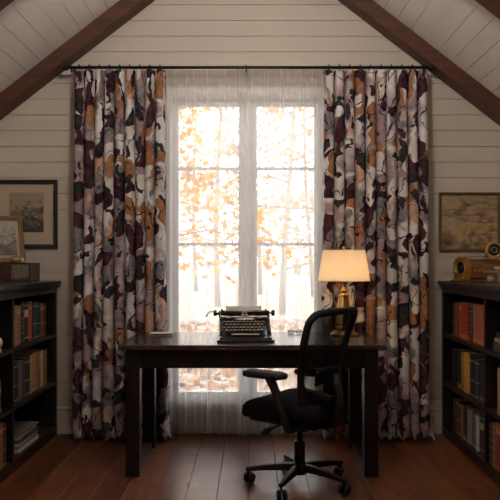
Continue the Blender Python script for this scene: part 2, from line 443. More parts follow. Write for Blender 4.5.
# ================================================================== CURTAINS
def fabric():
    s = NT('printed_floral_fabric')
    uvn = s.add('ShaderNodeUVMap'); uvn.uv_map = 'UVMap'
    nz = s.add('ShaderNodeTexNoise'); s.setv(nz, Scale=8.0, Detail=1.5); s.link(uvn.outputs[0], nz.inputs['Vector'])
    sub = s.add('ShaderNodeVectorMath', operation='SUBTRACT'); s.link(nz.outputs['Color'], sub.inputs[0]); sub.inputs[1].default_value = (.5, .5, .5)
    scl = s.add('ShaderNodeVectorMath', operation='SCALE'); s.link(sub.outputs[0], scl.inputs[0]); scl.inputs['Scale'].default_value = .17
    ad = s.add('ShaderNodeVectorMath', operation='ADD'); st = s.add('ShaderNodeVectorMath', operation='MULTIPLY'); st.inputs[1].default_value = (1.18, .76, 1); s.link(uvn.outputs[0], st.inputs[0]); s.link(st.outputs[0], ad.inputs[0]); s.link(scl.outputs[0], ad.inputs[1])
    vec = ad.outputs[0]
    wash = s.noise(uvn.outputs[0], 22, 5, .65)
    wash2 = s.noise(uvn.outputs[0], 7, 3, .5)
    col = s.mix(s.ramp(wash2, [(.42, 0), (.6, 1)]), (.90, .88, .86), (.74, .69, .67))
    def layer(col, scale, off, r, c1, c2, keep, soft=.05, alpha=1.0, stretch=1.0):
        mp = s.add('ShaderNodeMapping'); mp.inputs['Location'].default_value = (off, off*1.7, 0); mp.inputs['Scale'].default_value = (stretch, 1, 1); s.link(vec, mp.inputs[0])
        vo = s.add('ShaderNodeTexVoronoi', voronoi_dimensions='2D'); s.setv(vo, Scale=scale); s.link(mp.outputs[0], vo.inputs['Vector'])
        sp = s.add('ShaderNodeSeparateColor'); s.link(vo.outputs['Color'], sp.inputs[0])
        m1 = s.ramp(vo.outputs['Distance'], [(r-soft, 1), (r, 0)])
        k = s.math('LESS_THAN', sp.outputs[0], keep)
        a = s.math('MULTIPLY', m1, k)
        a = s.math('MULTIPLY', a, s.math('ADD', s.math('MULTIPLY', wash, .7), alpha-.35), True)
        tone = s.mix(s.ramp(wash, [(.35, 0), (.65, 1)]), c1, c2)
        return s.mix(a, col, tone)
    def patch(col, scale, off, thr, c1, c2, soft=.02, alpha=1.0):
        mp = s.add('ShaderNodeMapping'); mp.inputs['Location'].default_value = (off, off*1.7, 0); s.link(vec, mp.inputs[0])
        n = s.noise(mp.outputs[0], scale, 2.5, .45, .35)
        a = s.math('MULTIPLY', s.ramp(n, [(thr, 0), (thr+soft, 1)]), s.math('ADD', s.math('MULTIPLY', wash, .7), alpha-.35), True)
        return s.mix(a, col, s.mix(s.ramp(wash, [(.35, 0), (.65, 1)]), c1, c2))
    col = patch(col, 3.6, 1.3, .46, (.24, .14, .16), (.50, .37, .39), .10, .95)       # mauve washes
    col = patch(col, 5.0, 7.7, .58, (.58, .32, .20), (.74, .52, .40), .06)            # peach washes
    col = patch(col, 5.4, 4.1, .545, (.13, .13, .135), (.34, .33, .33), .05)           # grey leaves
    col = layer(col, 6.8, 9.4, .46, (.30, .12, .05), (.48, .25, .13), .26, .05)        # rust petals
    col = patch(col, 6.2, 2.9, .575, (.030, .012, .018), (.10, .042, .055), .015, 1.25) # plum petals
    col = layer(col, 6.6, 5.9, .46, (.035, .013, .020), (.12, .05, .06), .18, .03, 1.2) # plum petals
    col = patch(col, 7.0, 5.2, .59, (.018, .018, .020), (.07, .065, .065), .015, 1.2)   # black leaves
    col = layer(col, 8.0, 3.2, .40, (.72, .69, .66), (.80, .77, .74), .16, .03, 1.2)    # white buds
    # ink lines
    mp = s.add('ShaderNodeMapping'); mp.inputs['Location'].default_value = (3.3, 8.1, 0); s.link(vec, mp.inputs[0])
    ve = s.add('ShaderNodeTexVoronoi', voronoi_dimensions='2D', feature='DISTANCE_TO_EDGE'); s.setv(ve, Scale=7.0); s.link(mp.outputs[0], ve.inputs['Vector'])
    ln = s.math('LESS_THAN', ve.outputs['Distance'], .018)
    ln = s.math('MULTIPLY', ln, s.math('GREATER_THAN', wash2, .47))
    col = s.mix(ln, col, (.02, .018, .02))
    df = s.add('ShaderNodeBsdfDiffuse'); tl = s.add('ShaderNodeBsdfTranslucent'); mx = s.add('ShaderNodeMixShader'); mx.inputs[0].default_value = .16
    s.link(col, df.inputs[0]); s.link(col, tl.inputs[0]); s.link(df.outputs[0], mx.inputs[1]); s.link(tl.outputs[0], mx.inputs[2])
    s.link(mx.outputs[0], s.out.inputs[0])
    return s.m
m_fab = fabric()
m_iron = mat('black_iron', (.012, .014, .013), .45, .6)

def drape(x0, x1, ztop, y0, nf, amp, seed, uoff, nu, nv, zend=.012, wob=.012, puddle=.09, side=0, widen=0.0):
    """returns point function and uv function of a pleated curtain"""
    rnd = random.Random(seed)
    ph = [rnd.uniform(-.35, .35) for _ in range(nf*2+3)]
    am = [rnd.uniform(.72, 1.25) for _ in range(nf*2+3)]
    def interp(arr, t):
        i = int(t); f = t-i; f = f*f*(3-2*f)
        return arr[i]*(1-f)+arr[min(i+1, len(arr)-1)]*f
    def pt(u, v):
        z = ztop + (zend-ztop)*v
        t = u*nf*2
        top = math.exp(-v*9)
        p = 2*pi*nf*u + interp(ph, t)*(1-.75*top) + .25*sin(3.1*v*2+seed+u*9)*(v)
        a = amp*interp(am, t)*(.65+.35*min(1, v*3))*(1+.35*v)
        x = x0+(x1-x0)*u
        x += -wob*sin(p)*1.0*(.4+.6*min(1, v*4)) + .008*sin(5*v+u*11+seed)*v
        x += (u-.5)*widen*v*v
        y = y0 + a*(1-2*abs(sin(p/2))**.75)*.9
        if puddle:
            b = max(0, (v-.965)/.035)
            y -= puddle*b*b*(.5+.5*sin(p*1.0+1.3)+.3*sin(7*u*6.28+seed))
            x += side*puddle*.9*b*b
            z += .035*b*(.5+.5*sin(2.7*p+seed))*(1 if b < 1 else .6)
        return (x, y, max(z, .006))
    us = [0]
    for i in range(nu):
        a = Vector(pt(i/nu, .5)); b = Vector(pt((i+1)/nu, .5)); us.append(us[-1]+(b-a).length)
    def uv(u, v): return (uoff+us[int(round(u*nu))]*.8, (1-v)*(ztop-zend))
    return pt, uv
ZR = CAMH + (262-67.5)*(CAMD-.160)/F     # rod height
YR = -.160
rings = {}
def curtain(x0, x1, nf, seed, uoff, label, side, widen):
    root = empty('floral_curtain', ((x0+x1)/2, YR, 0), label=label, cat='curtain', group='floral curtains on the rod')
    nu, nv = nf*22, 70
    pt, uv = drape(x0, x1, ZR-.022, YR-.005, nf, .054, seed, uoff, nu, nv, side=side, widen=widen)
    ox = (x0+x1)/2
    mb = MB().grid(lambda u, v: (pt(u, v)[0]-ox, pt(u, v)[1]-YR, pt(u, v)[2]), nu, nv, uv)
    mb.build('curtain_panel', m_fab, root, solid=.0015)
    for k in range(nf):
        u = (k+.5+.0)/nf; x = x0+(x1-x0)*u-ox
        r = MB(); r.tube([(x, .021*sin(a), ZR-.003+.022*cos(a)) for a in [2*pi*i/16 for i in range(16)]], .0036, 6, closed=True, up=(1, 0, 0))
        r.tube([(x, 0, ZR-.023), (x, 0, ZR-.045)], .003, 6)
        r.build('curtain_ring', m_iron, root)
curtain(W(76, 0, 5.08).x, W(166, 0, 5.08).x, 9, 4, .3, 'dark floral drape with plum and rust blooms hanging left of the window', .3, .05)
curtain(W(323, 0, 5.08).x, W(426, 0, 5.08).x, 10, 8, 5.2, 'floral drape hanging right of the window behind the brass lamp', .1, .04)

rod = empty('curtain_rod', (CX, YR, ZR), label='long black iron curtain rod with ball ends above the window', cat='curtain rod')
MB().tube([(-1.245, 0, 0), (1.275, 0, 0)], .0105, 14).build('rod', m_iron, rod)
for sx in (-1.262, 1.292):
    MB().lathe([(0, -.02), (.012, -.018), (.02, -.008), (.022, 0), (.02, .01), (.012, .019), (0, .021)], 16, T(sx, 0, 0) @ RY(pi/2)).build('finial', m_iron, rod)
for sx in (-1.222, .0, 1.252):
    b = MB(); b.tube([(sx, .158, -.012), (sx, .09, .012), (sx, .07, -.012), (sx, 0, -.012), (sx, -.012, -.004), (sx, -.013, .012)], .006, 8)
    b.box(sx-.014, sx+.014, .148, .1595, -.045, .02); b.tube([(sx, 0, -.014), (sx, 0, -.03)], .006, 8)
    b.build('bracket', m_iron, rod)
MB().tube([(-.61, .090, .026), (.61, .090, .026)], .005, 10).build('inner_rod', m_iron, rod)

def sheermat():
    s = NT('sheer_voile')
    tr = s.add('ShaderNodeBsdfTransparent'); d = s.add('ShaderNodeBsdfDiffuse'); t = s.add('ShaderNodeBsdfTranslucent')
    for q in (d, t): q.inputs[0].default_value = (.95, .95, .95, 1)
    m1 = s.add('ShaderNodeMixShader'); m1.inputs[0].default_value = .74; s.link(d.outputs[0], m1.inputs[1]); s.link(t.outputs[0], m1.inputs[2])
    # more thread in the line of sight at grazing angles
    lw_ = s.add('ShaderNodeLayerWeight'); lw_.inputs[0].default_value = .5
    fac = s.ramp(lw_.outputs['Facing'], [(0, .30), (.3, .42), (1, .95)])
    m2 = s.add('ShaderNodeMixShader'); s.link(fac, m2.inputs[0]); s.link(tr.outputs[0], m2.inputs[1]); s.link(m1.outputs[0], m2.inputs[2])
    s.link(m2.outputs[0], s.out.inputs[0]); return s.m
m_sheer = sheermat()
def sheer(x0, x1, y, nf, amp, seed, label):
    ox = (x0+x1)/2
    root = empty('sheer_curtain', (ox, y, 0), label=label, cat='sheer curtain', group='sheer curtains over the window')
    rnd = random.Random(seed)
    cs = [(rnd.uniform(0, 1), rnd.uniform(.5, 1.2)) for _ in range(nf)]
    cs = [((i+.5+rnd.uniform(-.3, .3))/nf, rnd.uniform(.5, 1.25)) for i in range(nf)]
    def pt(u, v):
        z = ZR+.012 + (.002-ZR)*v
        yy = 0
        for c, a in cs:
            c2 = c+.02*sin(2.2*v+c*9)*v
            w = .028+.012*sin(c*20)
            yy -= amp*a*(.35+.65*v)*math.exp(-((u-c2)/w)**2)
        yy += .004*sin(u*2*pi*nf*2.3+seed)+.0015*sin(u*2*pi*40+v*2)*(1-v)
        yy += .03 if False else 0
        x = x0+(x1-x0)*u - ox + .006*sin(v*4+u*7+seed)*v
        return (x, yy, max(.01, z+.004*sin(u*40)*(v > .99)))
    nu = nf*26
    MB().grid(pt, nu, 50).build('sheer_panel', m_sheer, root)
    # stitched header and hem: two more layers of the same voile
    MB().grid(lambda u, v: (pt(u, v*.012)[0], pt(u, v*.012)[1]-.003, pt(u, v*.012)[2]), nu, 2).build('header', m_sheer, root)
    MB().grid(lambda u, v: (pt(u, .972+.026*v)[0], pt(u, .972+.026*v)[1]-.002, pt(u, .972+.026*v)[2]), nu, 2).build('hem', m_sheer, root)
sheer(W(163, 0, 5.13).x, W(249, 0, 5.13).x, -.052, 5, .036, 2, 'left white sheer curtain hanging in front of the golden maple')
sheer(W(236, 0, 5.13).x, W(327, 0, 5.13).x, -.088, 5, .034, 6, 'right white sheer curtain hanging behind the desk chair')

# ================================================================== DESK
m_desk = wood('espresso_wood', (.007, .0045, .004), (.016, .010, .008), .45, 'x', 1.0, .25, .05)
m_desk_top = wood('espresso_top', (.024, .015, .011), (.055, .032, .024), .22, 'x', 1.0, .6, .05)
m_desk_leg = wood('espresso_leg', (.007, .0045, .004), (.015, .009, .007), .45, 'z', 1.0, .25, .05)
DF, DB = 4.105, 4.87      # desk front / back distance
desk = empty('writing_desk', (0, DF-CAMD, 0), label='long dark brown wooden writing desk with square legs before the window', cat='desk')
DW = .765; DD = DB-DF
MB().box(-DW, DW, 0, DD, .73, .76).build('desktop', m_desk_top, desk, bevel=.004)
ap = MB(); ax = .665
ap.box(-ax, ax, .055, .075, .62, .7299); ap.box(-ax, ax, DD-.075, DD-.055, .62, .7299)
ap.box(-.71, -.69, .105, DD-.105, .62, .7299); ap.box(.69, .71, .105, DD-.105, .62, .7299)
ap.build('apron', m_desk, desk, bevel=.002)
dr = MB().box(-.285, .36, .042, .0545, .634, .7285).build('drawer', m_desk, desk, bevel=.002)
for sx in (-1, 1):
    for (ya, yb) in ((.025, .105), (DD-.105, DD-.025)):
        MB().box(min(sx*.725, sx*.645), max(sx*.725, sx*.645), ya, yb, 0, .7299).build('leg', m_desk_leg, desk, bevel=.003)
    MB().box(min(sx*.715, sx*.66), max(sx*.715, sx*.66), .1055, DD-.1055, .004, .045).build('stretcher', m_desk, desk, bevel=.003)

# ---------------- typewriter
m_tw = mat('black_enamel', (.008, .0075, .0075), .28, 0, coat=.1, spec=.35)
m_chrome = mat('chrome', (.62, .60, .57), .22, 1.0, var=.05)
m_rub = mat('black_rubber', (.012, .012, .012), .6, spec=.3)
m_key = mat('cream_keycaps', (.90, .82, .62), .45)
m_paper = mat('paper', (.86, .84, .80), .8, var=.03)
tw = empty('typewriter', (-.036, 4.245-CAMD, .7605), R(3), label='black vintage typewriter with cream keys and a paper sheet on the desk', cat='typewriter')
body = MB()
side = [(0, .0142), (0, .026), (.028, .034), (.06, .060), (.155, .108), (.185, .128), (.30, .128), (.312, .11), (.312, .0142)]
for sx in (-1, 1):
    x1, x0 = sx*.155, sx*.136
    body.prism(side, min(x0, x1), max(x0, x1), 'x')
body.prism([(0.002, .0142), (0.002, .024), (.03, .03), (.165, .086), (.17, .10), (.31, .10), (.31, .0142)], -.136, .136, 'x')
body.box(-.155, .155, .212, .31, .1, .127)
body.build('body', m_tw, tw, bevel=.005, seg=3, fix=True)
MB().box(-.170, .170, -.014, .318, 0, .014).build('base_plate', m_tw, tw, bevel=.003)
ky = MB(); kc = MB()
for r in range(4):
    yy = .052+r*.029; zz = .060+r*.0148
    for k in range(11 if r % 2 else 10):
        x = -.123+.0235*k+(.012 if r % 2 == 0 else 0)
        ky.lathe([(.0104, 0), (.0104, .006), (.0088, .0075)], 12, T(x, yy, zz))
        kc.lathe([(.0094, .0062), (.0094, .0084), (.0082, .009)], 12, T(x, yy, zz))
        ky.tube([(x, yy, zz), (x, yy+.012, zz-.022)], .0015, 5)
ky.build('keyboard', m_tw, tw); kc.build('keycaps', m_key, tw)
MB().box(-.085, .08, .012, .026, .042, .049).build('space_bar', m_key, tw, bevel=.003)
mb = MB()   # type basket arch
for rr, zz, h in ((.062, .118, .010), (.050, .122, .012)):
    mb.tube([(rr*1.15*cos(a), .205-.075*sin(a)*rr/.062, zz+.006*sin(a)) for a in [pi*i/16 for i in range(17)]], .0045, 8)
for k in range(15):
    a = pi*(k+.5)/15; mb.tube([(.055*cos(a), .205-.058*sin(a), .121), (.012*cos(a), .208, .130)], .0014, 4)
mb.build('type_basket', m_chrome, tw)
mb = MB(); mb.box(-.02, .02, .20, .212, .128, .152); mb.box(-.012, -.006, .198, .204, .14, .163); mb.box(.006, .012, .198, .204, .14, .163)
mb.build('type_guide', m_chrome, tw, bevel=.002)
MB().box(-.155, .155, .225, .30, .1272, .138).build('carriage', m_chrome, tw, bevel=.003)
for sx in (-1, 1): MB().prism([(.222, .128), (.222, .15), (.24, .17), (.275, .17), (.295, .15), (.295, .128)], min(sx*.148, sx*.158), max(sx*.148, sx*.158), 'x').build('carriage_end', m_tw, tw, bevel=.003, fix=True)
MB().tube([(-.147, .256, .155), (.147, .256, .155)], .0165, 20).build('platen', m_rub, tw)
for sx in (-1, 1):
    MB().lathe([(.005, 0), (.005, .012), (.017, .013), (.0185, .018), (.0185, .030), (.016, .033), (0, .033)], 20, T(sx*.158, .256, .155) @ RY(sx*pi/2)).build('platen_knob', m_rub, tw)
mb = MB().tube([(-.118, .235, .168), (.112, .235, .168)], .0022, 8); mb.tube([(-.118, .235, .168), (-.13, .255, .150)], .002, 6); mb.tube([(.112, .235, .168), (.13, .255, .150)], .002, 6)
mb.build('paper_bail', m_chrome, tw)
mb = MB().tube([(-.16, .262, .150), (-.178, .245, .158), (-.196, .225, .166), (-.214, .21, .166), (-.227, .20, .156), (-.235, .193, .138)], [.005, .0045, .004, .004, .0045, .005], 8)
mb.tube([(-.158, .262, .148), (-.176, .262, .150)], .007, 8); mb.build('return_lever', m_chrome, tw)
for sx in (-1, 1): MB().tube([(sx*.138, .285, .152), (sx*.138, .285, .178)], .006, 8).build('margin_lever', m_tw, tw)
for sx in (-1, 1): MB().lathe([(.024, 0), (.024, .004), (.006, .005), (.006, .009), (0, .0095)], 18, T(sx*.095, .205, .1272)).build('ribbon_spool', m_chrome, tw)
def paper(u, v):
    return (-.112+.222*u, .2755+.022*v*v, .138+.058*v)
MB().grid(paper, 8, 8).build('paper_sheet', m_paper, tw, solid=.0006)
MB().box(-.1, .1, .283, .287, .138, .168).build('paper_rest', m_tw, tw)

# ---------------- lamp
m_brass = mat('aged_brass', (.62, .40, .14), .28, 1.0, var=.2, vscale=8)
LD = 4.67
lx = (344-252)*LD/F
lamp = empty('table_lamp', (lx, LD-CAMD, .7603), label='brass table lamp with a lit cream fabric shade on the desk', cat='lamp')
MB().lathe([(.090, 0), (.092, .006), (.088, .014), (.078, .018), (.072, .020), (.072, .026), (.060, .032)], 36).build('base', m_brass, lamp)
mb = MB()     # four-sided tapering column
def sq(w, z): return [(-w, -w, z), (w, -w, z), (w, w, z), (-w, w, z)]
sec = [(.042, .031), (.044, .05), (.036, .058), (.036, .07), (.040, .075), (.021, .245), (.024, .25), (.024, .262), (.014, .272)]
vs = []; fs = []
for w, z in sec: vs += sq(w, z)
for i in range(len(sec)-1):
    for k in range(4):
        l = (k+1) % 4; fs.append((i*4+k, i*4+l, i*4+4+l, i*4+4+k))
fs.append((3, 2, 1, 0)); e = (len(sec)-1)*4; fs.append((e, e+1, e+2, e+3))
mb.add(vs, fs, False, RZ(R(28))); mb.build('column', m_brass, lamp, bevel=.003)
mb = MB()
for k in range(4):
    a = R(28)+pi/4+k*pi/2
    mb.tube([(.062*cos(a), .062*sin(a), .03), (.054*cos(a), .054*sin(a), .08), (.032*cos(a), .032*sin(a), .245)], .0045, 8)
mb.build('column_rods', m_brass, lamp)
MB().lathe([(.012, .27), (.020, .28), (.022, .288), (.016, .298), (.010, .303), (.010, .33), (.017, .335), (.017, .362), (.012, .366)], 24).build('socket', m_brass, lamp)
s = NT('lamp_bulb'); em = s.add('ShaderNodeEmission'); em.inputs[0].default_value = (1, .70, .42, 1); em.inputs[1].default_value = 36; s.link(em.outputs[0], s.out.inputs[0])
MB().lathe([(.010, .366), (.012, .376), (.024, .395), (.029, .413), (.026, .432), (.014, .444), (0, .447)], 18).build('bulb', s.m, lamp)
s = NT('lampshade_linen')
v = s.coords('Object', (1, 1, 1)); n = s.noise(s.coords('Object', (1, 1, .25)), 260, 2)
c = s.mix(n, (.80, .66, .46), (.90, .78, .58))
d = s.add('ShaderNodeBsdfDiffuse'); t = s.add('ShaderNodeBsdfTranslucent'); mx = s.add('ShaderNodeMixShader'); mx.inputs[0].default_value = .42
s.link(c, d.inputs[0]); s.link(c, t.inputs[0]); s.link(d.outputs[0], mx.inputs[1]); s.link(t.outputs[0], mx.inputs[2]); s.link(mx.outputs[0], s.out.inputs[0])
sh = MB().grid(lambda u, v_: ((.168-.030*v_)*cos(2*pi*u), (.168-.030*v_)*sin(2*pi*u), .352+.198*v_), 48, 8).build('lamp_shade', s.m, lamp)
for rr, zz in ((.168, .352), (.138, .550)):
    MB().tube([(rr*cos(a), rr*sin(a), zz) for a in [2*pi*i/40 for i in range(40)]], .0024, 6, closed=True).build('shade_rim', mat('shade_piping', (.72, .58, .38), .8), sh)
mb = MB()
for k in range(3):
    a = k*2*pi/3+.4; mb.tube([(0, 0, .545), (.138*cos(a), .138*sin(a), .550)], .0018, 6)
for sx in (-1, 1): mb.tube([(sx*.014, 0, .36), (sx*.045, 0, .40), (sx*.048, 0, .45), (sx*.03, 0, .52), (0, 0, .545)], .0018, 6)
mb.build('harp', m_brass, lamp)
MB().lathe([(.004, .545), (.004, .556), (.009, .560), (.010, .566), (.006, .575), (0, .580)], 14).build('finial', m_brass, lamp)
# notebook, glasses
def closed_book(name, w, d, t, cover, pages, M=None):
    mb = MB(); c = .0025
    mb.box(0, w, 0, d, 0, c); mb.box(0, w, 0, d, t-c, t); mb.box(0, c, 0, d, c, t-c)
    o = mb.build(name, cover, bevel=.0008)
    MB().box(c, w-.004, .003, d-.003, c+.0001, t-c-.0001).build('pages', pages, o)
    return o
nb = closed_book('notebook', .15, .12, .016, mat('pale_cover', (.55, .52, .47), .6), mat('brown_edge', (.12, .06, .04), .7))
nb.location = (-.655, 4.60-CAMD, .7603); nb.rotation_euler = (0, 0, R(4))
tag(nb, 'pale closed notebook lying on the left end of the desk', 'notebook')
gs = empty('reading_glasses', (.285, 4.76-CAMD, .7603), R(8), label='small folded dark-rimmed reading glasses on the desk behind the chair back', cat='glasses')
mb = MB()
for sx in (-1, 1):
    mb.tube([(sx*.026+.021*cos(a), .004, .014+.011*sin(a)) for a in [2*pi*i/20 for i in range(20)]], .002, 6, closed=True, up=(0, 1, 0))
mb.tube([(-.006, .004, .017), (0, .004, .020), (.006, .004, .017)], .0018, 6); mb.build('rim', m_tw, gs)
for sx in (-1, 1):
    q = MB().tube([(sx*.047, .005, .017), (sx*.046, .012, .016), (-sx*.03, .016+.004*sx, .010), (-sx*.045, .018+.004*sx, .004)], .002, 6); q.build('temple', m_tw, gs)
s = NT('lens_glass'); tr = s.add('ShaderNodeBsdfTransparent'); gl = s.add('ShaderNodeBsdfGlossy'); gl.inputs[1].default_value = .05
mx = s.add('ShaderNodeMixShader'); mx.inputs[0].default_value = .25; s.link(tr.outputs[0], mx.inputs[1]); s.link(gl.outputs[0], mx.inputs[2]); s.link(mx.outputs[0], s.out.inputs[0])
m_lens = s.m
for sx in (-1, 1): MB().lathe([(.0, -.0006), (.0155, -.0004), (.0155, .0004), (0, .0006)], 20, T(sx*.026, .004, .014) @ RX(pi/2) @ Matrix.Diagonal((1.2, .68, 1, 1))).build('lens', m_lens, gs)

# ================================================================== OFFICE CHAIR
m_plast = mat('black_plastic', (.010, .0095, .0095), .45, spec=.3)
m_seatf = mat('black_seat_fabric', (.006, .006, .0065), .95, vscale=400, bump=.3, spec=.15)
s = NT('mesh_fabric')
tr = s.add('ShaderNodeBsdfTransparent'); d = s.add('ShaderNodeBsdfPrincipled'); d.inputs['Base Color'].default_value = (.014, .013, .013, 1); d.inputs['Roughness'].default_value = .8; d.inputs['Specular IOR Level'].default_value = .2
ck = s.add('ShaderNodeTexWave', bands_direction='Z'); s.setv(ck, Scale=90.0); s.link(s.coords('Object'), ck.inputs['Vector'])
mx = s.add('ShaderNodeMixShader'); s.link(s.ramp(ck.outputs['Fac'], [(0, .80), (1, .93)]), mx.inputs[0])
s.link(tr.outputs[0], mx.inputs[1]); s.link(d.outputs[0], mx.inputs[2]); s.link(mx.outputs[0], s.out.inputs[0]); m_mesh = s.m

CH = empty('office_chair', (.265, 4.0-CAMD, 0), R(55), label='black mesh-backed swivel office chair standing at the desk', cat='chair')
# local: +y is the way the chair faces
def inv(ang): return ang-R(55)
def rrect(w, d, r, n=6):
    pts = []
    for cx_, cy_, a0 in ((w-r, d-r, 0), (-w+r, d-r, 90), (-w+r, -d+r, 180), (w-r, -d+r, 270)):
        for k in range(n+1):
            a = R(a0+90*k/n); pts.append((cx_+r*cos(a), cy_+r*sin(a)))
    return pts
# seat cushion: waterfall front, rounded sides
mb = MB(); layers = [(.86, .385), (.95, .392), (.995, .41), (1.0, .435), (.985, .458), (.93, .474), (.80, .484), (.5, .487), (.0, .486)]
base = rrect(.245, .235, .09, 6); n = len(base); vs = []; fs = []
for sc_, z in layers:
    for (x, y) in base:
        yy = y*sc_; dip = -.035*max(0, (yy-.10)/.14)**2 + .010*(x*sc_/.24)**2
        vs.append((x*sc_, yy+.03, z+dip*(1 if z > .43 else .8)))
for i in range(len(layers)-1):
    for k in range(n):
        l = (k+1) % n; fs.append((i*n+k, i*n+l, (i+1)*n+l, (i+1)*n+k))
fs.append(tuple(range(n-1, -1, -1)))
mb.add(vs, fs, True); mb.build('seat', m_seatf, CH)
MB().prism([(x*.86, y*.86+.03) for x, y in base], .368, .386, 'z').build('seat_pan', m_plast, CH, bevel=.004)
mb = MB(); mb.box(-.075, .075, -.14, .12, .325, .3675); mb.box(-.05, .05, -.06, .06, .30, .326); mb.build('tilt_mechanism', m_plast, CH, bevel=.01)
mb = MB(); mb.tube([(-.07, .05, .345), (-.16, .06, .34), (-.21, .065, .332)], .006, 8); mb.tube([(-.19, .063, .336), (-.225, .067, .33), (-.262, .072, .322)], [.010, .017, .013], 10)
mb.build('tilt_lever', m_plast, CH)
MB().lathe([(.025, .10), (.030, .102), (.030, .235), (.026, .24), (.0165, .241), (.0165, .302)], 20).build('gas_lift', m_plast, CH)
MB().lathe([(.026, .055), (.038, .06), (.046, .085), (.043, .115), (.032, .125)], 20).build('hub', m_plast, CH)
for k in range(5):
    a = inv(R(247+72*k)); c, s_ = cos(a), sin(a)
    M = RZ(a)
    lg = MB()
    secs = [(.03, .098, .024, .020), (.10, .098, .023, .019), (.20, .090, .019, .015), (.275, .080, .016, .012), (.300, .078, .012, .010)]
    vs = []; fs = []
    for x, z, w, h in secs: vs += [(x, -w, z-h), (x, w, z-h), (x, w*.7, z+h), (x, -w*.7, z+h)]
    for i in range(len(secs)-1):
        for q in range(4):
            l = (q+1) % 4; fs.append((i*4+q, i*4+l, i*4+4+l, i*4+4+q))
    fs.append((0, 3, 2, 1)); e = (len(secs)-1)*4; fs.append((e, e+1, e+2, e+3))
    lg.add(vs, fs, False, M); leg = lg.build('leg', m_plast, CH, bevel=.005, fix=True)
    # twin-wheel caster
    cw = MB(); M2 = M @ T(.288, 0, 0) @ RZ(R(35+50*k))
    for sy in (-1, 1):
        cw.lathe([(.0, -.010), (.018, -.010), (.026, -.008), (.0275, 0), (.026, .008), (.018, .010), (0, .010)], 22, M2 @ T(.012, sy*.016, .0278) @ RX(pi/2))
    cw.build('caster_wheels', m_rub, leg)
    ch = MB(); ch.tube([(0, 0, .078), (0, 0, .050)], .007, 8, M=M2)
    ch.tube([(-.012, 0, .034), (-.004, 0, .05), (.012, 0, .0575), (.028, 0, .050), (.038, 0, .036)], .0055, 8, M=M2)
    ch.build('caster_fork', m_plast, leg)
# back: frame follows a curved reclined surface
def bsurf(x, z):
    t = (z-.45)/.51
    y = -.150-.105*t - .03*sin(pi*max(0, min(1, t)))*(-1) - .0
    y += .030*(x/.23)**2
    return Vector((x, y, z))
outline = []
def half(t):  # half width at t
    return .175+.080*min(1, max(0, t))**.7
N = 96
loop = [(x, z) for x, z in rrect(.25, .25, .060, 8)]
per = [0]
for k in range(len(loop)):
    a, b = Vector(loop[k]), Vector(loop[(k+1) % len(loop)]); per.append(per[-1]+(b-a).length)
for k in range(N):
    d = per[-1]*k/N; i = max(q for q in range(len(loop)) if per[q] <= d+1e-9); f = (d-per[i])/max(1e-9, per[i+1]-per[i])
    a, b = Vector(loop[i]), Vector(loop[(i+1) % len(loop)]); p = a.lerp(b, f); z = .712+p.y; t = (z-.462)/.5
    sxx = p.x/.25
    outline.append((sxx*half(t), z+(.010*(1-sxx*sxx) if p.y > .2 else (-.012*(1-sxx*sxx) if p.y < -.2 else 0))))
fr = MB(); fr.tube([bsurf(x, z) for x, z in outline], [.020+.014*max(0, min(1, (.60-z)/.12)) for x, z in outline], 10, closed=True, up=(0, 1, 0), sx=1.0)
bk = fr.build('backrest_frame', m_plast, CH)
vs = [bsurf(0, .705)]; fs = []
rings_n = 8
for j in range(1, rings_n+1):
    for (x, z) in outline: vs.append(bsurf(x*j/rings_n, .705+(z-.705)*j/rings_n))
for k in range(N): fs.append((0, 1+k, 1+(k+1) % N))
for j in range(rings_n-1):
    for k in range(N):
        l = (k+1) % N; fs.append((1+j*N+k, 1+(j+1)*N+k, 1+(j+1)*N+l, 1+j*N+l))
MB().add(vs, fs, True).build('backrest_mesh', m_mesh, CH)
# lumbar support behind the mesh
MB().grid(lambda u, v: bsurf(-.12+.24*u, .575+.085*v+.012*sin(pi*u)) + Vector((0, -.018-.012*sin(pi*u), 0)), 16, 4).build('lumbar_support', m_plast, CH, solid=.008)
# spine bracket: from the mechanism up behind the back
mb = MB(); path = [(0, -.08, .345), (0, -.17, .345), (0, -.225, .37), (0, -.243, .43), (0, -.235, .50), (0, -.222, .57), (0, -.215, .63)]
mb.tube(path, [.022, .022, .024, .024, .022, .020, .016], 12, sx=1.7, up=(0, 0, 1))
for sx in (-1, 1):
    mb.tube([(0, -.228, .50), (sx*.07, -.222, .515), (sx*.14, -.175, .545), (sx*.188, -.132, .57)], [.018, .016, .014, .012], 10)
mb.build('back_bracket', m_plast, CH)
for sx in (-1, 1):
    ar = MB(); dz = -.058 if sx > 0 else 0
    ar.tube([(sx*.12, -.07, .352), (sx*.21, -.085, .352), (sx*.262, -.085, .365), (sx*.274, -.075, .41), (sx*.274, -.045, .50), (sx*.272, -.005, .58+dz*.8), (sx*.268, .025, .625+dz)], [.015, .018, .022, .025, .025, .024, .026], 12, sx=.9)
    arm = ar.build('armrest_support', m_plast, CH)
    pd = MB(); pp = rrect(.045, .135, .040, 6); vs = []; fs = []; nn = len(pp)
    for sc_, z in ((.8, .620), (.97, .625), (1, .638), (.97, .650), (.8, .657), (0, .659)):
        for x, y in pp: vs.append((sx*.265+x*sc_, .055+y*sc_, z+dz))
    for i in range(5):
        for k in range(nn):
            l = (k+1) % nn; fs.append((i*nn+k, i*nn+l, (i+1)*nn+l, (i+1)*nn+k))
    fs.append(tuple(range(nn-1, -1, -1)))
    pd.add(vs, fs, True); pd.build('armrest_pad', m_rub, CH)

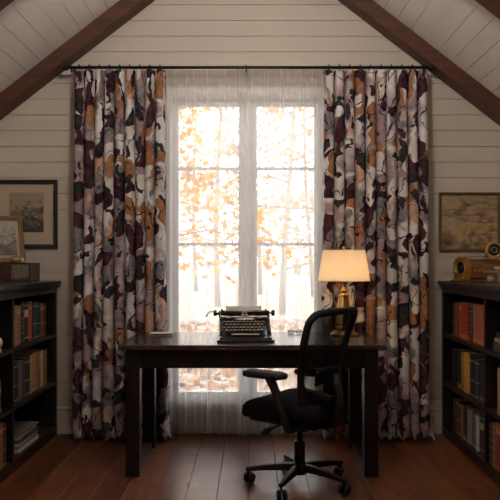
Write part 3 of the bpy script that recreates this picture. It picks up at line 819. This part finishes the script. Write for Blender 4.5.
# ================================================================== BOOKCASES
m_case = wood('black_brown_case', (.007, .006, .006), (.016, .013, .012), .34, 'y', 1.0, .5, .06)
m_case_r = wood('walnut_case', (.010, .006, .006), (.024, .015, .013), .34, 'y', 1.0, .5, .06)
ZS1, ZS2, ZS3 = .724, .380, .062
def bookcase(side, xf, label, mt):
    """xf: |x| of the front plane."""
    root = empty('bookcase', (side*(xf+.25), (5.16+3.26)/2-CAMD, 0), label=label, cat='bookcase')
    ox, oy = root.location.x, root.location.y
    def bx(mb, xa, xb, da, db, za, zb):
        x0, x1 = side*xa-ox, side*xb-ox
        mb.box(min(x0, x1), max(x0, x1), da-CAMD-oy, db-CAMD-oy, za, zb); return mb
    dep = .50; D0, D1 = 3.26, 5.16
    mb = MB(); bx(mb, xf-.028, xf+dep, D0-.02, D1+.012, 1.072, 1.10); bx(mb, xf-.016, xf+dep, D0-.01, D1+.004, 1.058, 1.0719); mb.build('top', mt, root, bevel=.004)
    for da, db in ((D0, D0+.035), (D1-.035, D1)):
        bx(MB(), xf, xf+dep, da, db, 0, 1.0579).build('side_panel', mt, root, bevel=.002)
    bx(MB(), xf+.002, xf+dep-.012, 4.205, 4.235, .0621, 1.0579).build('divider', mt, root, bevel=.002)
    bx(MB(), xf+dep-.012, xf+dep, D0+.0351, D1-.0351, .03, 1.0579).build('back_panel', mt, root)
    bx(MB(), xf+.001, xf+.02, D0+.0351, D1-.0351, 1.018, 1.0579).build('top_rail', mt, root, bevel=.002)
    for z in (ZS1, ZS2):
        for da, db in ((D0+.0352, 4.2048), (4.2352, D1-.0352)):
            bx(MB(), xf+.004, xf+dep-.0121, da, db, z-.024, z).build('shelf', mt, root, bevel=.002)
    bx(MB(), xf+.001, xf+dep-.0121, D0+.0351, D1-.0351, ZS3-.022, ZS3).build('bottom_shelf', mt, root, bevel=.002)
    bx(MB(), xf+.002, xf+.02, D0+.0351, D1-.0351, 0, .0399).build('plinth', mt, root)
    return root
XFL, XFR = 1.396, 1.360
bookcase(-1, XFL, 'low black bookcase along the left wall below the framed engraving', m_case)
bookcase(1, XFR, 'low dark walnut bookcase along the right wall below the painting', m_case_r)

# books
m_pg = mat('aged_pages', (.50, .40, .26), .85, var=.15, vscale=60)
m_gilt = mat('gilt', (.62, .42, .16), .4, .7)
m_lab = mat('pale_label', (.55, .50, .40), .7, var=.3, vscale=80)
m_copper = mat('copper_band', (.55, .22, .09), .5, .3)
BCOL = {
 'tan': (.30, .20, .12), 'orange-brown': (.32, .15, .07), 'dark green': (.035, .05, .038), 'black': (.020, .020, .021),
 'orange-red': (.48, .10, .035), 'slate grey': (.055, .065, .075), 'navy blue': (.025, .04, .08), 'copper brown': (.30, .10, .04),
 'dark maroon': (.085, .025, .02), 'charcoal': (.035, .035, .04), 'taupe': (.17, .13, .10), 'golden tan': (.40, .24, .10),
 'light tan': (.42, .29, .16), 'cream': (.60, .52, .38), 'ochre': (.34, .20, .06), 'red-brown': (.24, .07, .03),
 'rust': (.33, .085, .035), 'deep red': (.34, .035, .02), 'dark brown': (.07, .035, .022), 'rose brown': (.36, .15, .10),
 'dusty red': (.42, .12, .09), 'mustard yellow': (.62, .32, .06), 'mottled grey': (.30, .29, .27), 'blue-grey': (.13, .16, .20), 'white': (.68, .66, .62),
}
def bmat(c):
    nm = 'cover_'+c.replace(' ', '_').replace('-', '_')
    return mat(nm, BCOL[c], .55, var=.45, vscale=40, bump=.15, detail=6)
def book(side, xs, D0, D1, z0, h, depth, col, style, label, group, lean=0.0):
    """upright book, spine on the aisle; D0<D1 distances from the camera"""
    t = D1-D0-.0012; c = .0028
    mb = MB()
    # local: x thickness (0..t), y depth (0 = spine .. depth), z height.  rounded spine
    prof = [(0, depth), (0, .006)]+[(t/2-t/2*cos(pi*k/6), .006-.006*sin(pi*k/6)) for k in range(1, 6)]+[(t, .006), (t, depth), (t-c, depth), (t-c, .010), (c, .010), (c, depth)]
    # split into convex pieces
    mb.box(0, c, .0055, depth, 0, h); mb.box(t-c, t, .0055, depth, 0, h)
    sp = [(0, .010), (0, .006)]+[(t/2-t/2*cos(pi*k/6), .006-.006*sin(pi*k/6)) for k in range(1, 6)]+[(t, .006), (t, .010)]
    mb.prism(sp, 0, h, 'z')
    o = mb.build('book', bmat(col), fix=True)
    MB().box(c+.0002, t-c-.0002, .0102, depth-.006, .004, h-.004).build('pages', m_pg, o)
    if style:
        bm_ = {'g': m_gilt, 'b': m_gilt, 'l': m_lab, 'c': m_copper, 'd': m_lab}[style]
        def band(za, zb, nm='spine_band'):
            q = [(t/2-(t/2+.0004)*cos(pi*k/6), .006-.0066*sin(pi*k/6)) for k in range(0, 7)]
            MB().prism(q, h*za, h*zb, 'z').build(nm, bm_, o, fix=True)
        if style == 'g':
            for a in (.06, .1, .78, .9, .95): band(a, a+.010)
            band(.80, .875, 'spine_label')
        if style == 'b':
            for a in (.07, .24, .42, .60, .78, .93): band(a, a+.012)
        if style == 'l': band(.62, .80, 'spine_label'); band(.10, .13); band(.90, .92)
        if style == 'c': band(.02, .13)
        if style == 'd': band(.04, .06); band(.40, .42); band(.88, .90)
    if side < 0: o.location = (-xs, D0-CAMD, z0); o.rotation_euler = (0, 0, pi/2)
    else: o.location = (xs, D1-CAMD, z0); o.rotation_euler = (0, 0, -pi/2)
    return tag(o, label, 'book', group)
ORD = ['first', 'second', 'third', 'fourth', 'fifth', 'sixth', 'seventh', 'eighth', 'ninth', 'tenth']
ADJ = {'g': 'gilt-lettered ', 'b': 'gilt-banded ', 'l': 'pale-labelled ', 'c': 'copper-footed ', 'd': 'pale-banded ', '': 'plain '}
def shelf(side, z, entries, where, bay, group, dep=(.16, .19)):
    xs = (XFL if side < 0 else XFR)+(.034 if bay == 'far' else .014)
    rnd = random.Random(int(z*1000)+side+len(entries))
    n = len(entries)
    ents = []
    for (pa, pb, pt, col, st) in entries:
        Da, Db = sorted((F*xs/abs(pa-252), F*xs/abs(pb-252)))
        ents.append([Da, Db, pt, col, st])
    ents.sort(key=lambda e: e[0])           # nearest the camera first
    for i, (Da, Db, pt, col, st) in enumerate(ents):
        if i and Da < ents[i-1][1]: Da = ents[i-1][1]+.0008
        ents[i][1] = Db
        h = CAMH-(pt-262)*Da/F-z
        jit = rnd.uniform(0, .008)
        o = (ORD[i] if bay == 'far' else ORD[n-1-i])
        ref = 'from the divider' if bay == 'far' else 'from the divider, near bay'
        book(side, xs+jit, Da, Db, z+.0004, h, rnd.uniform(*dep), col, st,
             f'{ADJ[st]}{col} book, {o} {ref}, {where}', group)
L, Rr = 'left bookcase', 'right bookcase'
shelf(-1, ZS1, [(16.2, 19, 306, 'tan', 'c'), (19, 22.2, 306, 'orange-brown', 'g'), (22.4, 25.4, 302.5, 'dark green', 'b'), (25.5, 29.2, 302, 'black', 'l'), (29.4, 33.6, 301.5, 'orange-red', 'g'),
  (34, 38, 302, 'slate grey', 'd'), (38.1, 42, 303, 'navy blue', 'd'), (42.2, 44.2, 303.5, 'copper brown', 'g'), (44.4, 47.8, 304, 'dark maroon', 'd')], 'top shelf, '+L, 'far', 'books on the top shelf, left bookcase')
shelf(-1, ZS2, [(16.4, 19.8, 363, 'charcoal', 'd'), (19.9, 22.8, 362.5, 'taupe', ''), (22.9, 26, 361, 'slate grey', ''), (26.1, 31, 358.5, 'black', 'd'), (31.2, 34.2, 356, 'light tan', ''),
  (34.4, 38, 353, 'golden tan', ''), (38.1, 41.8, 352, 'tan', ''), (41.9, 43.2, 351.5, 'cream', ''), (43.3, 47.9, 351, 'ochre', '')], 'middle shelf, '+L, 'far', 'books on the middle shelf, left bookcase')
shelf(1, ZS1, [(451.2, 453.6, 303, 'charcoal', 'd'), (453.8, 457, 302.7, 'red-brown', ''), (457.2, 460.8, 302.8, 'rust', 'g'), (461, 467.5, 303, 'deep red', 'c'), (467.8, 471, 303.5, 'dark brown', 'b'),
  (471.3, 476.2, 304.5, 'rose brown', 'c'), (476.5, 482, 305.5, 'dusty red', 'c')], 'top shelf, '+Rr, 'far', 'books on the top shelf, right bookcase')
shelf(1, ZS2, [(451.5, 455.5, 350, 'black', ''), (455.8, 459.8, 350.5, 'charcoal', 'c'), (460.1, 462.7, 353, 'ochre', ''), (462.9, 468.6, 354, 'mustard yellow', ''), (469, 473, 357, 'black', 'd'),
  (473.3, 478, 360, 'navy blue', 'd'), (478.2, 482.6, 362, 'navy blue', 'c')], 'middle shelf, '+Rr, 'far', 'books on the middle shelf, right bookcase')
shelf(1, ZS3, [(451.5, 454.8, 400, 'dark brown', ''), (455, 459.6, 402, 'dark maroon', 'd'), (460, 462.4, 406, 'orange-brown', ''), (462.6, 465.9, 407, 'black', 'c'), (466.1, 470.8, 411, 'mottled grey', 'b'),
  (471, 475, 414, 'blue-grey', 'd'), (475.2, 478.2, 417, 'white', ''), (478.4, 482.4, 416, 'slate grey', 'l')], 'bottom shelf, '+Rr, 'far', 'books on the bottom shelf, right bookcase')
shelf(-1, ZS2, [(-6, -2, 379, 'dark brown', 'g'), (-1.8, 1.6, 381, 'copper brown', 'l')], 'middle shelf, '+L, 'near', 'near-bay books, left bookcase')
shelf(-1, ZS3, [(-3.5, 4.6, 427, 'copper brown', 'g'), (4.8, 8.2, 425, 'dark brown', 'd')], 'bottom shelf, '+L, 'near', 'near-bay books, left bookcase', (.2, .24))
shelf(1, ZS2, [(496.5, 499.3, 369, 'light tan', 'd'), (499.5, 506, 371, 'taupe', 'd')], 'middle shelf, '+Rr, 'near', 'near-bay books, right bookcase')
shelf(1, ZS3, [(488.3, 491.2, 423.5, 'dark brown', 'b'), (491.4, 494.8, 425, 'tan', 'b'), (495, 502.5, 427, 'deep red', 'g')], 'bottom shelf, '+Rr, 'near', 'near-bay books, right bookcase')

# stack of magazines, bottom shelf of left bookcase
z = ZS3+.0004
rnd = random.Random(9)
for i, (t, colr, rgb, w, l) in enumerate([(.024, 'thick white', (.72, .69, .63), .25, .40), (.012, 'thin brown', (.30, .20, .10), .24, .37), (.020, 'cream', (.70, .62, .44), .26, .41),
      (.020, 'dark grey', (.10, .10, .11), .24, .38), (.020, 'pale grey', (.60, .61, .62), .26, .40), (.010, 'olive grey', (.22, .20, .15), .26, .41)]):
    cm = mat('magazine_'+colr.replace(' ', '_'), rgb, .6, var=.1, vscale=30)
    mb = MB(); mb.box(0, w, 0, l, 0, .0012); mb.box(0, w, 0, l, t-.0012, t)
    o = mb.build('magazine', cm)
    pgm = MB(); k = .0013
    while k < t-.0013-.001:
        j = rnd.uniform(0, .004); pgm.box(.003, w-.001-j, .002+j, l-.002-j, k, k+.0022 if k+.0022 < t-.0013 else t-.0013); k += .0026
    pgm.build('pages', mat('mag_pages_'+colr.replace(' ', '_'), tuple(min(.8, q*1.1+.05) for q in rgb), .8), o)
    o.location = (-1.425-w+rnd.uniform(-.008, .004), 4.40-CAMD+rnd.uniform(0, .012), z); o.rotation_euler = (0, 0, R(rnd.uniform(-.8, .8)))
    pos = ['at the bottom', 'second from bottom', 'third from bottom', 'fourth from bottom', 'fifth from bottom', 'on top'][i]
    tag(o, f'{colr} magazine {pos} of the stack, bottom shelf of left bookcase', 'magazine', 'stacked magazines on the bottom shelf')
    z += t+.0005

# lying books on near bay of right bookcase
z = ZS1+.0004
for i, (t, c_, w, l, lab) in enumerate([(.052, 'charcoal', .15, .20, 'dark grey book lying flat at the base of the small pile, right bookcase'),
       (.022, 'golden tan', .13, .17, 'golden tan book lying on the dark grey one, right bookcase'), (.03, 'charcoal', .10, .12, 'small dark box topping the flat books, near bay of right bookcase')]):
    o = closed_book('book' if i < 2 else 'small_box', w, l, t, bmat(c_), m_pg) if i < 2 else None
    if o is None:
        o = MB().box(0, w, 0, l, 0, t*.7).build('small_box', bmat(c_), bevel=.002)
        MB().box(-.002, w+.002, -.002, l+.002, t*.7+.0002, t).build('lid', bmat('black'), o, bevel=.002)
    o.location = (XFR+.03+.008*i, 4.155-CAMD-l-.004*i, z); z += t+.0005
    tag(o, lab, 'book' if i < 2 else 'box', 'flat pile in the right bookcase')
# ornament in the near bay of left bookcase
fg = MB().lathe([(.022, 0), (.026, .004), (.026, .014), (.018, .02), (.028, .035), (.034, .055), (.028, .078), (.012, .09), (.010, .10), (.016, .106), (0, .112)], 20).build('small_vase', mat('cream_glaze', (.62, .50, .30), .3))
fg.location = (-1.437, 4.05-CAMD, ZS1+.0003); tag(fg, 'small cream and gold vase in the near bay of left bookcase', 'vase')
MB().tube([(.0345*cos(a), .0345*sin(a), .055) for a in [2*pi*i/20 for i in range(20)]], .002, 6, closed=True).build('gilt_band', m_gilt, fg)

# ================================================================== THINGS ON THE LEFT BOOKCASE
ZT = 1.1003
m_mah = wood('mahogany', (.030, .010, .007), (.075, .026, .016), .3, 'x', 1.5, .5, .04)
bxr = empty('wooden_box', (-1.70, 4.99-CAMD, ZT), label='dark mahogany box with a glazed end compartment on left bookcase', cat='box')
mb = MB(); x0, x1 = -.195, .192; y0, y1 = -.10, .13
mb.box(x0, x1, y0, y1, 0, .008); mb.box(x0, .058, y0, y1, .0081, .118); mb.box(.0581, x1-.008, y1-.01, y1, .0081, .118); mb.box(x1-.008, x1, y0, y1, .0081, .118)
mb.build('box_body', m_mah, bxr, bevel=.002)
MB().box(x0-.006, x1+.006, y0-.006, y1+.006, .1182, .128).build('lid', m_mah, bxr, bevel=.003)
MB().box(.062, x1-.010, y0+.004, y0+.006, .010, .116).build('glass_front', m_lens, bxr)
MB().box(.062, x1-.010, y1-.012, y1-.0105, .010, .116).build('pale_lining', mat('pale_lining', (.42, .42, .44), .7), bxr)
mb = MB()
for k in range(5): mb.tube([(.068+.022*k, -.06, .018+.004*(k % 2)), (.082+.022*k, .06, .022)], .010, 8)
mb.build('red_rolls', mat('red_leather', (.28, .07, .03), .5), bxr)
# leaning gold-framed sketch
def sketchmat(name, paper_c, ink, seed, warm=None):
    s = NT(name)
    v = s.coords('Object', (1, 1, 1.9), loc=(seed, 0, seed))
    n1 = s.noise(v, 13, 8, .7, .8); n2 = s.noise(v, 42, 5, .7, .5)
    sep = s.add('ShaderNodeSeparateXYZ'); tc = s.add('ShaderNodeTexCoord'); s.link(tc.outputs['Object'], sep.inputs[0])
    lo_ = s.math('MULTIPLY', sep.outputs['Z'], -1.0)           # more ink towards the drawn ground
    m = s.math('ADD', s.math('ADD', s.math('MULTIPLY', n1, .75), s.math('MULTIPLY', n2, .4)), lo_)
    c = s.ramp(m, [(.50, paper_c), (.56, tuple((a+b)/2 for a, b in zip(paper_c, ink))), (.66, ink)])
    if warm: c = s.mix(s.ramp(s.noise(v, 6, 3), [(.52, 0), (.62, .8)]), c, warm)
    s.link(c, s.bsdf.inputs['Base Color']); s.setv(s.bsdf, Roughness=.7); return s.m
m_gold = mat('gold_leaf_frame', (.17, .105, .04), .5, .5, var=.35, vscale=40, bump=.3)
def picture(name, x0, x1, z0, z1, fw_, matw, ft, frame_m, mat_m, art_m, label, loc, rot=(0, 0, 0), steps=True, cat='picture'):
    """local: centred, facing -y"""
    root = empty(name, loc, rot=rot, label=label, cat=cat)
    w, h = (x1-x0)/2, (z1-z0)/2
    mb = MB()
    for a, (u0, u1, d0, d1) in enumerate([(0, fw_*.55, -ft, 0), (fw_*.5, fw_, -ft*.7, 0)] if steps else [(0, fw_, -ft, 0)]):
        mb.box(-w+u0, w-u0, d0, d1, h-u1, h-u0); mb.box(-w+u0, w-u0, d0, d1, -h+u0, -h+u1)
        mb.box(-w+u0, -w+u1, d0, d1, -h+u1, h-u1); mb.box(w-u1, w-u0, d0, d1, -h+u1, h-u1)
    mb.build('frame', frame_m, root, bevel=.002)
    iw, ih = w-fw_, h-fw_
    MB().box(-iw, iw, -.004, -.001, -ih, ih).build('mount' if matw else 'canvas', mat_m if matw else art_m, root)
    if matw:
        MB().box(-iw+matw[0], iw-matw[0], -.0052, -.0042, -ih+matw[1], ih-matw[2]).build('print', art_m, root)
    return root
m_mount = mat('cream_mount', (.46, .38, .27), .8, var=.05)
m_bfr = mat('black_frame', (.014, .010, .009), .4)
a = W(-4.5, 180, CAMD); b = W(58, 248.5, CAMD)
picture('framed_engraving', a.x, b.x, b.z, a.z, .030, (.072, .086, .062), .022, m_bfr, m_mount, sketchmat('sepia_engraving', (.33, .26, .17), (.045, .038, .03), 1.3),
        'black framed sepia engraving with cream mount on the wall left of the curtains', ((a.x+b.x)/2, -.0012, (a.z+b.z)/2), cat='picture')
# the gold framed one, leaning on the box
yaw = R(38); lean = R(-13)
w_, h_ = .26, .335
br = Vector((W(25, 0, 5.10).x, 5.10-CAMD, ZT+.1285))       # bottom right corner
Mx = RZ(yaw) @ RX(lean)
cen = br - (Mx @ Vector((w_/2, 0, -h_/2)))
picture('framed_sketch', -w_/2, w_/2, -h_/2, h_/2, .032, (.02, .02, .02), .018, m_gold, m_mount, sketchmat('ink_sketch', (.44, .40, .34), (.12, .11, .11), 4.2),
        'small gold framed ink sketch leaning on the mahogany box', cen, rot=(lean, 0, yaw), cat='picture')
pw = empty('brass_paperweight', W(15.5, 0, 4.93).xyz*0 + Vector((W(16, 0, 4.935).x, 4.935-CAMD, ZT+.1282)), R(20), label='small lumpy brass paperweight in front of the gold framed sketch', cat='paperweight')
mb = MB()
mb.lathe([(0, 0), (.028, .002), (.038, .014), (.038, .026), (.028, .040), (.012, .047), (0, .048)], 18, Matrix.Diagonal((1.1, .75, 1, 1)))
for v_ in mb.v: v_ += Vector((noise.noise(v_*30), noise.noise(v_*30+Vector((5, 0, 0))), 0))*.006
mb.build('paperweight_body', mat('dull_brass', (.36, .27, .12), .4, .8, var=.3), pw)
MB().lathe([(0, 0), (.012, .002), (.014, .012), (.009, .024), (.004, .034), (0, .036)], 12, T(.045, -.005, 0)).build('ivory_tip', mat('ivory', (.55, .47, .33), .5), pw)

# ================================================================== RIGHT SIDE PICTURE AND ORNAMENTS
s = NT('abstract_landscape')
v = s.coords('Object', (1, 1, 2.2)); n1 = s.noise(v, 5.5, 6, .6, .9); n2 = s.noise(v, 16, 6, .7, .4)
m = s.math('ADD', s.math('MULTIPLY', n1, .7), s.math('MULTIPLY', n2, .3))
c = s.ramp(m, [(.38, (.06, .055, .05)), (.44, (.20, .14, .08)), (.5, (.36, .25, .13)), (.56, (.46, .33, .18)), (.62, (.28, .19, .12))])
ww = s.noise(s.coords('Object', (1, 1, 1.6), loc=(7, 0, 2)), 6, 3)
c = s.mix(s.ramp(ww, [(.56, 0), (.66, .75)]), c, (.42, .21, .035))
ww2 = s.noise(s.coords('Object', (1, 1, 3), loc=(2, 0, 9)), 9, 4)
c = s.mix(s.ramp(ww2, [(.60, 0), (.68, .7)]), c, (.09, .08, .075))
s.link(c, s.bsdf.inputs['Base Color']); s.setv(s.bsdf, Roughness=.6); s.bump(n2, .3, .004)
a = W(438.5, 192.5, CAMD); b = W(499.2, 250.8, CAMD)
picture('framed_painting', a.x, b.x, b.z, a.z, .014, None, .028, m_gold, None, s.m, 'ochre abstract landscape painting in a thin gold frame above the right bookcase',
        ((a.x+b.x)/2, -.0012, (a.z+b.z)/2), steps=False, cat='painting')

m_tanl = wood('tan_wood', (.16, .07, .02), (.34, .16, .045), .4, 'x', 2, .5, .1)
m_obr = mat('ornate_brass', (.55, .32, .09), .38, .85, var=.35, vscale=60, bump=.5)
m_dark = mat('dark_glass', (.012, .011, .012), .12)
ap_ = empty('antique_projector', (1.475, 5.02-CAMD, ZT), R(24), label='antique tan wooden lantern with an ornate brass ring on right bookcase', cat='ornament')
# local: ornate round face on the -x end, barrel body running to +x
mb = MB(); prof = [(-.066, .022), (.066, .022), (.070, .10), (.058, .138), (.03, .156), (-.03, .156), (-.058, .138), (-.070, .10)]
mb.prism(prof, .0, .30, 'x'); mb.build('body', m_tanl, ap_, bevel=.006, fix=True)
mb = MB()
mb.prism([(-.078, .018), (.078, .018), (.082, .10), (.066, .15), (.035, .168), (-.035, .168), (-.066, .15), (-.082, .10)], -.022, .0, 'x')
for rr, tt in ((.062, .010), (.047, .007)):
    mb.tube([(-.024, rr*cos(q), .094+rr*sin(q)) for q in [2*pi*i/28 for i in range(28)]], tt, 8, closed=True, up=(1, 0, 0))
for i in range(16):
    q = 2*pi*i/16; mb.lathe([(0, -.008), (.009, -.004), (.009, .004), (0, .009)], 8, T(-.026, .073*cos(q), .094+.073*sin(q)) @ RY(pi/2))
mb.build('ornate_ring', m_obr, ap_, bevel=0, fix=False)
MB().lathe([(.040, -.004), (.040, 0), (.030, .006), (.012, .010), (0, .011)], 24, T(-.024, 0, .094) @ RY(-pi/2)).build('lens', m_dark, ap_)
mb = MB(); mb.box(-.05, .29, -.08, .08, 0, .012); mb.box(-.03, .02, -.075, .075, .012, .0215); mb.box(.2, .26, -.07, .07, .012, .0215); mb.build('base', m_obr, ap_, bevel=.004)
mb = MB()
for i in range(7): mb.lathe([(0, 0), (.010, .003), (.006, .008), (0, .009)], 10, T(.04+.038*i, -.0705, .07) @ RX(pi/2))
mb.build('rosettes', m_obr, ap_)
# round clock sitting on the lantern
ck_ = empty('round_clock', (W(493.5, 0, 5.02).x, 5.02-CAMD+.0, ZT+.1568), R(-8), label='round brass-rimmed clock sitting on the tan wooden lantern', cat='clock')
mb = MB(); mb.tube([(.048*cos(q), -.02, .060+.048*sin(q)) for q in [2*pi*i/28 for i in range(28)]], .010, 8, closed=True, up=(0, 1, 0))
mb.lathe([(.05, -.02), (.056, 0), (.05, .03), (0, .032)], 28, T(0, 0, .060) @ RX(-pi/2)); mb.box(-.065, .03, -.03, .03, 0, .010)
mb.tube([(-.045, 0, .012), (-.055, 0, .05), (-.06, 0, .075), (-.045, 0, .09)], .009, 8)
mb.build('clock_case', m_obr, ck_)
MB().lathe([(.040, -.002), (.040, .0), (.028, .004), (0, .005)], 24, T(0, -.022, .060) @ RX(pi/2)).build('dark_face', m_dark, ck_)
MB().tube([(.020*cos(q), -.0275, .060+.020*sin(q)) for q in [2*pi*i/20 for i in range(20)]], .003, 6, closed=True, up=(0, 1, 0)).build('inner_ring', m_chrome, ck_)
# jar, tan box, tray with shell
DJ = 4.84
jar = empty('glass_jar', (W(490.3, 0, DJ).x, DJ-CAMD, ZT), label='small squat glass jar under the silver tray on right bookcase', cat='jar')
MB().lathe([(.023, 0), (.026, .004), (.026, .040), (.022, .048), (.022, .054)], 20).build('jar_body', m_lens, jar)
MB().lathe([(.0, .002), (.021, .003), (.021, .034), (0, .036)], 16).build('jar_contents', mat('pale_beads', (.60, .52, .40), .6, var=.4, vscale=150, bump=.5), jar)
MB().lathe([(.024, .0542), (.024, .062), (0, .0622)], 20).build('jar_lid', m_chrome, jar)
tb = MB().box(-.030, .030, -.03, .03, 0, .050).build('small_box', mat('tan_card', (.42, .27, .17), .6), bevel=.002); tb.location = (W(500.5, 0, DJ).x+.0, DJ-CAMD, ZT)
MB().box(-.032, .032, -.032, .032, .0502, .0615).build('lid', mat('tan_card_lid', (.48, .33, .22), .6), tb, bevel=.002)
tag(tb, 'small tan card box beside the glass jar on right bookcase', 'box')
ty = MB(); ty.prism([(x_, y_) for x_, y_ in rrect(.068, .036, .012)], 0, .004, 'z'); 
rr = rrect(.068, .036, .012); ty.tube([(x_, y_, .006) for x_, y_ in rr], .0035, 6, closed=True); ty.prism([(x_*.6, y_*.6) for x_, y_ in rr], .0041, .016, 'z')
ty = ty.build('silver_tray', mat('tarnished_silver', (.50, .50, .52), .35, .9)); ty.location = (W(496.0, 0, DJ).x, DJ-CAMD, ZT+.0627); tag(ty, 'small silver tray resting across the jar and tan box', 'tray')
shl = MB()
for k in range(7):
    q = R(-60+20*k); shl.tube([(0, 0, .006), (.02*sin(q), -.004, .006+.014*cos(q)), (.030*sin(q), -.002, .006+.022*cos(q))], [.003, .006, .004], 6)
shl = shl.build('sea_shell', mat('peach_shell', (.62, .38, .20), .5)); shl.location = (W(497.5, 0, DJ).x, DJ-CAMD, ZT+.0795); tag(shl, 'peach sea shell on the small silver tray', 'shell')

# ================================================================== LIGHT
wd = bpy.data.worlds.new('World'); SC.world = wd; wd.use_nodes = True
nt = wd.node_tree; bg = nt.nodes['Background']
bg.inputs[0].default_value = (.97, .98, 1.0, 1); bg.inputs[1].default_value = 3.7
# daylight portal in the window opening
pl = bpy.data.lights.new('window_portal', 'AREA'); pl.shape = 'RECTANGLE'; pl.size = WX1-WX0; pl.size_y = WZ1-WZ0; pl.cycles.is_portal = True
po = bpy.data.objects.new('window_portal', pl); COL.objects.link(po); po.location = ((WX0+WX1)/2, .155, (WZ0+WZ1)/2); po.rotation_euler = (R(-90), 0, 0)
# added fill light above the frame, built as a globe pendant
fill_root = empty('fill_light', (CX, -2.9, 2.92), label='added unseen fill light, glowing globe in a black bowl under the roof ridge', cat='lamp')
s = NT('fill_glow'); em = s.add('ShaderNodeEmission'); em.inputs[0].default_value = (1, .91, .83, 1); em.inputs[1].default_value = 105; s.link(em.outputs[0], s.out.inputs[0])
MB().lathe([(0, -.16), (.08, -.14), (.14, -.08), (.16, 0), (.14, .08), (.08, .14), (.03, .158)], 24).build('globe', s.m, fill_root)
MB().lathe([(0, -.23), (.08, -.222), (.17, -.19), (.235, -.155), (.27, -.12), (.262, -.12), (.225, -.148), (.16, -.182), (.08, -.212), (0, -.22)], 32).build('fill_baffle', m_iron, fill_root)  # bowl added to keep the direct fill off floor and desk
MB().tube([(0, 0, .158), (0, 0, .80)], .006, 8).build('cord', m_iron, fill_root)

# ================================================================== CAMERA
cam = bpy.data.cameras.new('camera'); co = bpy.data.objects.new('camera', cam); COL.objects.link(co)
co.location = (0, -CAMD, CAMH); co.rotation_euler = (R(90), 0, 0)
cam.sensor_fit = 'HORIZONTAL'; cam.sensor_width = 36; cam.lens = 36*F/500; cam.shift_x = -2/500; cam.shift_y = 12/500
cam.clip_start = .05; cam.clip_end = 200
SC.camera = co
SC.view_settings.view_transform = 'Standard'; SC.view_settings.look = 'None'; SC.view_settings.exposure = 0.22; SC.view_settings.gamma = 1
SC.view_settings.use_curve_mapping = False
SC.cycles.use_denoising = True
SC.cycles.max_bounces = 10; SC.cycles.transparent_max_bounces = 24; SC.cycles.diffuse_bounces = 5; SC.cycles.transmission_bounces = 8
SC.cycles.sample_clamp_indirect = 6
